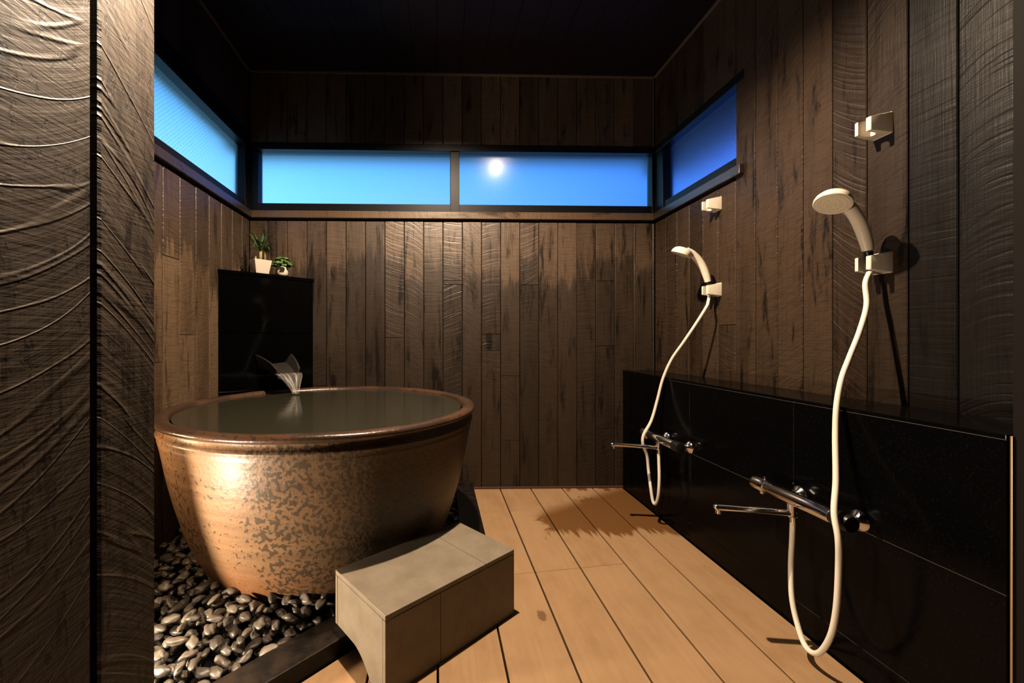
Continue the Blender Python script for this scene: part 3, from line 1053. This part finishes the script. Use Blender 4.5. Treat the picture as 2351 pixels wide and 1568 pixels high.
# ------------------------------------------------------------------ plants on the pier
def strap_leaf(bm, base, az, length, rise, droop, width, twist=0.0):
    n_ = 10
    d = Vector((math.cos(az), math.sin(az), 0))
    s = Vector((-math.sin(az), math.cos(az), 0))
    L_, R_, C_ = [], [], []
    for k in range(n_ + 1):
        t = k / n_
        p = Vector(base) + d * (length * (t - .12 * t * t)) + Vector((0, 0, rise * t - droop * t * t))
        w_ = width * (math.sin(PI * min(1, .12 + t * .88)) ** .7) * (1 - .25 * t)
        if k == n_:
            w_ = .0006
        C_.append(bm.verts.new(p + Vector((0, 0, -w_ * .25))))
        L_.append(bm.verts.new(p + s * w_))
        R_.append(bm.verts.new(p - s * w_))
    for k in range(n_):
        bm.faces.new((L_[k], C_[k], C_[k + 1], L_[k + 1]))
        bm.faces.new((C_[k], R_[k], R_[k + 1], C_[k + 1]))

c1 = Vector((-1.078, 2.545, ZP))
p1 = empty('potted_plant', c1, .76)
tag(p1, 'strap-leaved green plant in a square white pot on the corner pier', 'potted plant', 'potted plants on the corner pier')
bm = bmesh.new()
rows = []
for hw, z in ((.036, .001), (.0375, .003), (.0505, .078), (.0515, .0805), (.0505, .083), (.0445, .083), (.0435, .072)):
    rows.append([bm.verts.new((sx * hw, sy * hw, z)) for sx, sy in ((-1, -1), (1, -1), (1, 1), (-1, 1))])
for a, b in zip(rows, rows[1:]):
    for i in range(4):
        bm.faces.new((a[i], a[(i + 1) % 4], b[(i + 1) % 4], b[i]))
bm.faces.new(rows[0][::-1])
bm.faces.new(rows[-1])
bevel(bm, .0022, 2)
obj('pot', bm, M['pot'], p1, auto=30)
obj('soil', boxes((-.0425, .0425, -.0425, .0425, .070, .077), bev=.002), M['soil'], p1)
bm = bmesh.new()
add_tube(bm, [(0, 0, .075), (.002, 0, .11), (.004, .002, .145)], [.010, .0095, .008], 14)
add_tube(bm, [(-.024, .010, .075), (-.023, .010, .108)], [.0045, .004], 10)
add_tube(bm, [(.022, -.010, .075), (.026, -.010, .12), (.030, -.008, .155)], [.006, .0058, .005], 12)
obj('cane', bm, M['cane'], p1, smooth=True)
bm = bmesh.new()
rp = random.Random(5)
for k in range(22):
    az = k * 2.4 + rp.uniform(-.3, .3)
    strap_leaf(bm, (.004, .002, .125 + rp.uniform(0, .03)), az, rp.uniform(.07, .135), rp.uniform(.09, .20), rp.uniform(.03, .14), rp.uniform(.0055, .009))
for k in range(7):
    az = k * .9 + .2
    strap_leaf(bm, (.030, -.008, .150), az, rp.uniform(.05, .10), rp.uniform(.05, .11), rp.uniform(.03, .10), rp.uniform(.005, .008))
obj('leaves', bm, M['leaf_dark'], p1, smooth=True)

c2 = Vector((-.978, 2.633, ZP))
p2 = empty('potted_plant', c2)
tag(p2, 'low round-leaved green plant in a small round white pot on the corner pier', 'potted plant', 'potted plants on the corner pier')
obj('pot', lathe([(.024, .001), (.029, .003), (.034, .012), (.037, .030), (.036, .048), (.033, .056), (.0335, .059), (.030, .0595), (.029, .050)], 40), M['pot'], p2, auto=50)
obj('soil', lathe([(.001, .056), (.0285, .053), (.0285, .048)], 24), M['soil'], p2)
bm = bmesh.new()
for k in range(34):
    az = k * 2.4 + rp.uniform(-.3, .3)
    rr = .010 + .058 * math.sqrt(k / 34)
    tip = Vector((rr * math.cos(az), rr * math.sin(az), .118 - .050 * (rr / .066) ** 2 + rp.uniform(-.008, .008)))
    add_tube(bm, [(0, 0, .056), (tip.x * .5, tip.y * .5, .056 + (tip.z - .056) * .7), tuple(tip)], .0011, 5)
    nrm = Vector((math.cos(az) * (.35 + rr * 7), math.sin(az) * (.35 + rr * 7), 1)).normalized()
    q = nrm.to_track_quat('Z', 'Y').to_matrix()
    rad = rp.uniform(.013, .0195)
    c_ = bm.verts.new(tip - nrm * .003)
    ring = []
    for i in range(12):
        a = 2 * PI * i / 12
        wav = 1 + .10 * math.sin(a * 4 + k)
        ring.append(bm.verts.new(tip + q @ Vector((rad * wav * math.cos(a), rad * wav * math.sin(a), .003 * math.sin(3 * a)))))
    for i in range(12):
        bm.faces.new((c_, ring[i], ring[(i + 1) % 12]))
obj('leaves', bm, M['leaf_round'], p2, smooth=True)

# ------------------------------------------------------------------ light
def spot(name, loc, aim, power, size, blend, color, radius=.025):
    l = bpy.data.lights.new(name, 'SPOT')
    l.energy = power
    l.spot_size = math.radians(size)
    l.spot_blend = blend
    l.color = color
    l.shadow_soft_size = radius
    o = link(bpy.data.objects.new(name, l))
    o.location = loc
    o.rotation_euler = (Vector(aim) - Vector(loc)).to_track_quat('-Z', 'Y').to_euler()
    return o
WARM = (1.0, .77, .55)
spot('ceiling_lamp_light', (.05, 1.46, 2.70), (.05, 1.46, 0), 690, 147, .5, WARM, .02)
l = bpy.data.lights.new('low_lamp_light', 'POINT')
l.energy = 150
l.color = (1.0, .80, .58)
l.shadow_soft_size = .045
o = link(bpy.data.objects.new('low_lamp_light', l))
o.location = (-1.15, .95, .29)

spot('wall_lamp_light', (-.40, .66, 1.88), (-.66, .62, 1.10), 720, 62, 1.0, WARM, .02)
l = bpy.data.lights.new('bath_side_lamp_light', 'POINT')
l.energy = 11
l.color = (1.0, .66, .36)
l.shadow_soft_size = .03
o = link(bpy.data.objects.new('bath_side_lamp_light', l))
o.location = (-1.17, 1.36, .62)

# dusk sky
W = bpy.data.worlds.new('dusk')
S.world = W
W.use_nodes = True
nt = W.node_tree
bg = nt.nodes['Background']
tc = nt.nodes.new('ShaderNodeTexCoord')
sx = nt.nodes.new('ShaderNodeSeparateXYZ')
nt.links.new(tc.outputs['Generated'], sx.inputs[0])
rp_ = nt.nodes.new('ShaderNodeValToRGB')
nt.links.new(sx.outputs['Z'], rp_.inputs[0])
els = rp_.color_ramp.elements
els[0].position = .10
els[0].color = (.26, .66, 1.0, 1)
els[1].position = .80
els[1].color = (.008, .07, .60, 1)
for p_, c_ in ((.31, (.19, .60, 1.0, 1)), (.40, (.09, .44, 1.0, 1)), (.52, (.016, .17, .92, 1))):
    els.new(p_).color = c_
gl = nt.nodes.new('ShaderNodeMapRange')
nt.links.new(sx.outputs['X'], gl.inputs[0])
gl.inputs[1].default_value, gl.inputs[2].default_value = -.45, .62
gl.inputs[3].default_value, gl.inputs[4].default_value = 1.0, .0
mxw = nt.nodes.new('ShaderNodeMix')
mxw.data_type = 'RGBA'
nt.links.new(gl.outputs[0], mxw.inputs[0])
mxw.inputs[6].default_value = (.012, .10, .62, 1)
nt.links.new(rp_.outputs[0], mxw.inputs[7])
nt.links.new(mxw.outputs[2], bg.inputs[0])
bg.inputs[1].default_value = 1.98

# ------------------------------------------------------------------ camera
cam = bpy.data.cameras.new('camera')
cam.sensor_fit = 'HORIZONTAL'
cam.sensor_width = 36.0
cam.lens = 36.0 * CAMF / 2351.0
cam.shift_x = (1175.5 - CPX) / 2351.0
cam.shift_y = (CHY - 784.0) / 2351.0
cam.clip_start = .01
co_ = link(bpy.data.objects.new('camera', cam))
co_.location = (0, 0, 1.0)
co_.rotation_euler = (PI / 2, 0, -CTH)
S.camera = co_

S.view_settings.view_transform = 'Standard'
S.view_settings.look = 'None'
S.view_settings.exposure = 0.0
S.view_settings.gamma = 1.0
S.view_settings.use_curve_mapping = False
S.cycles.use_denoising = True
S.cycles.max_bounces = 10
S.cycles.transmission_bounces = 8
S.cycles.sample_clamp_indirect = 6.0
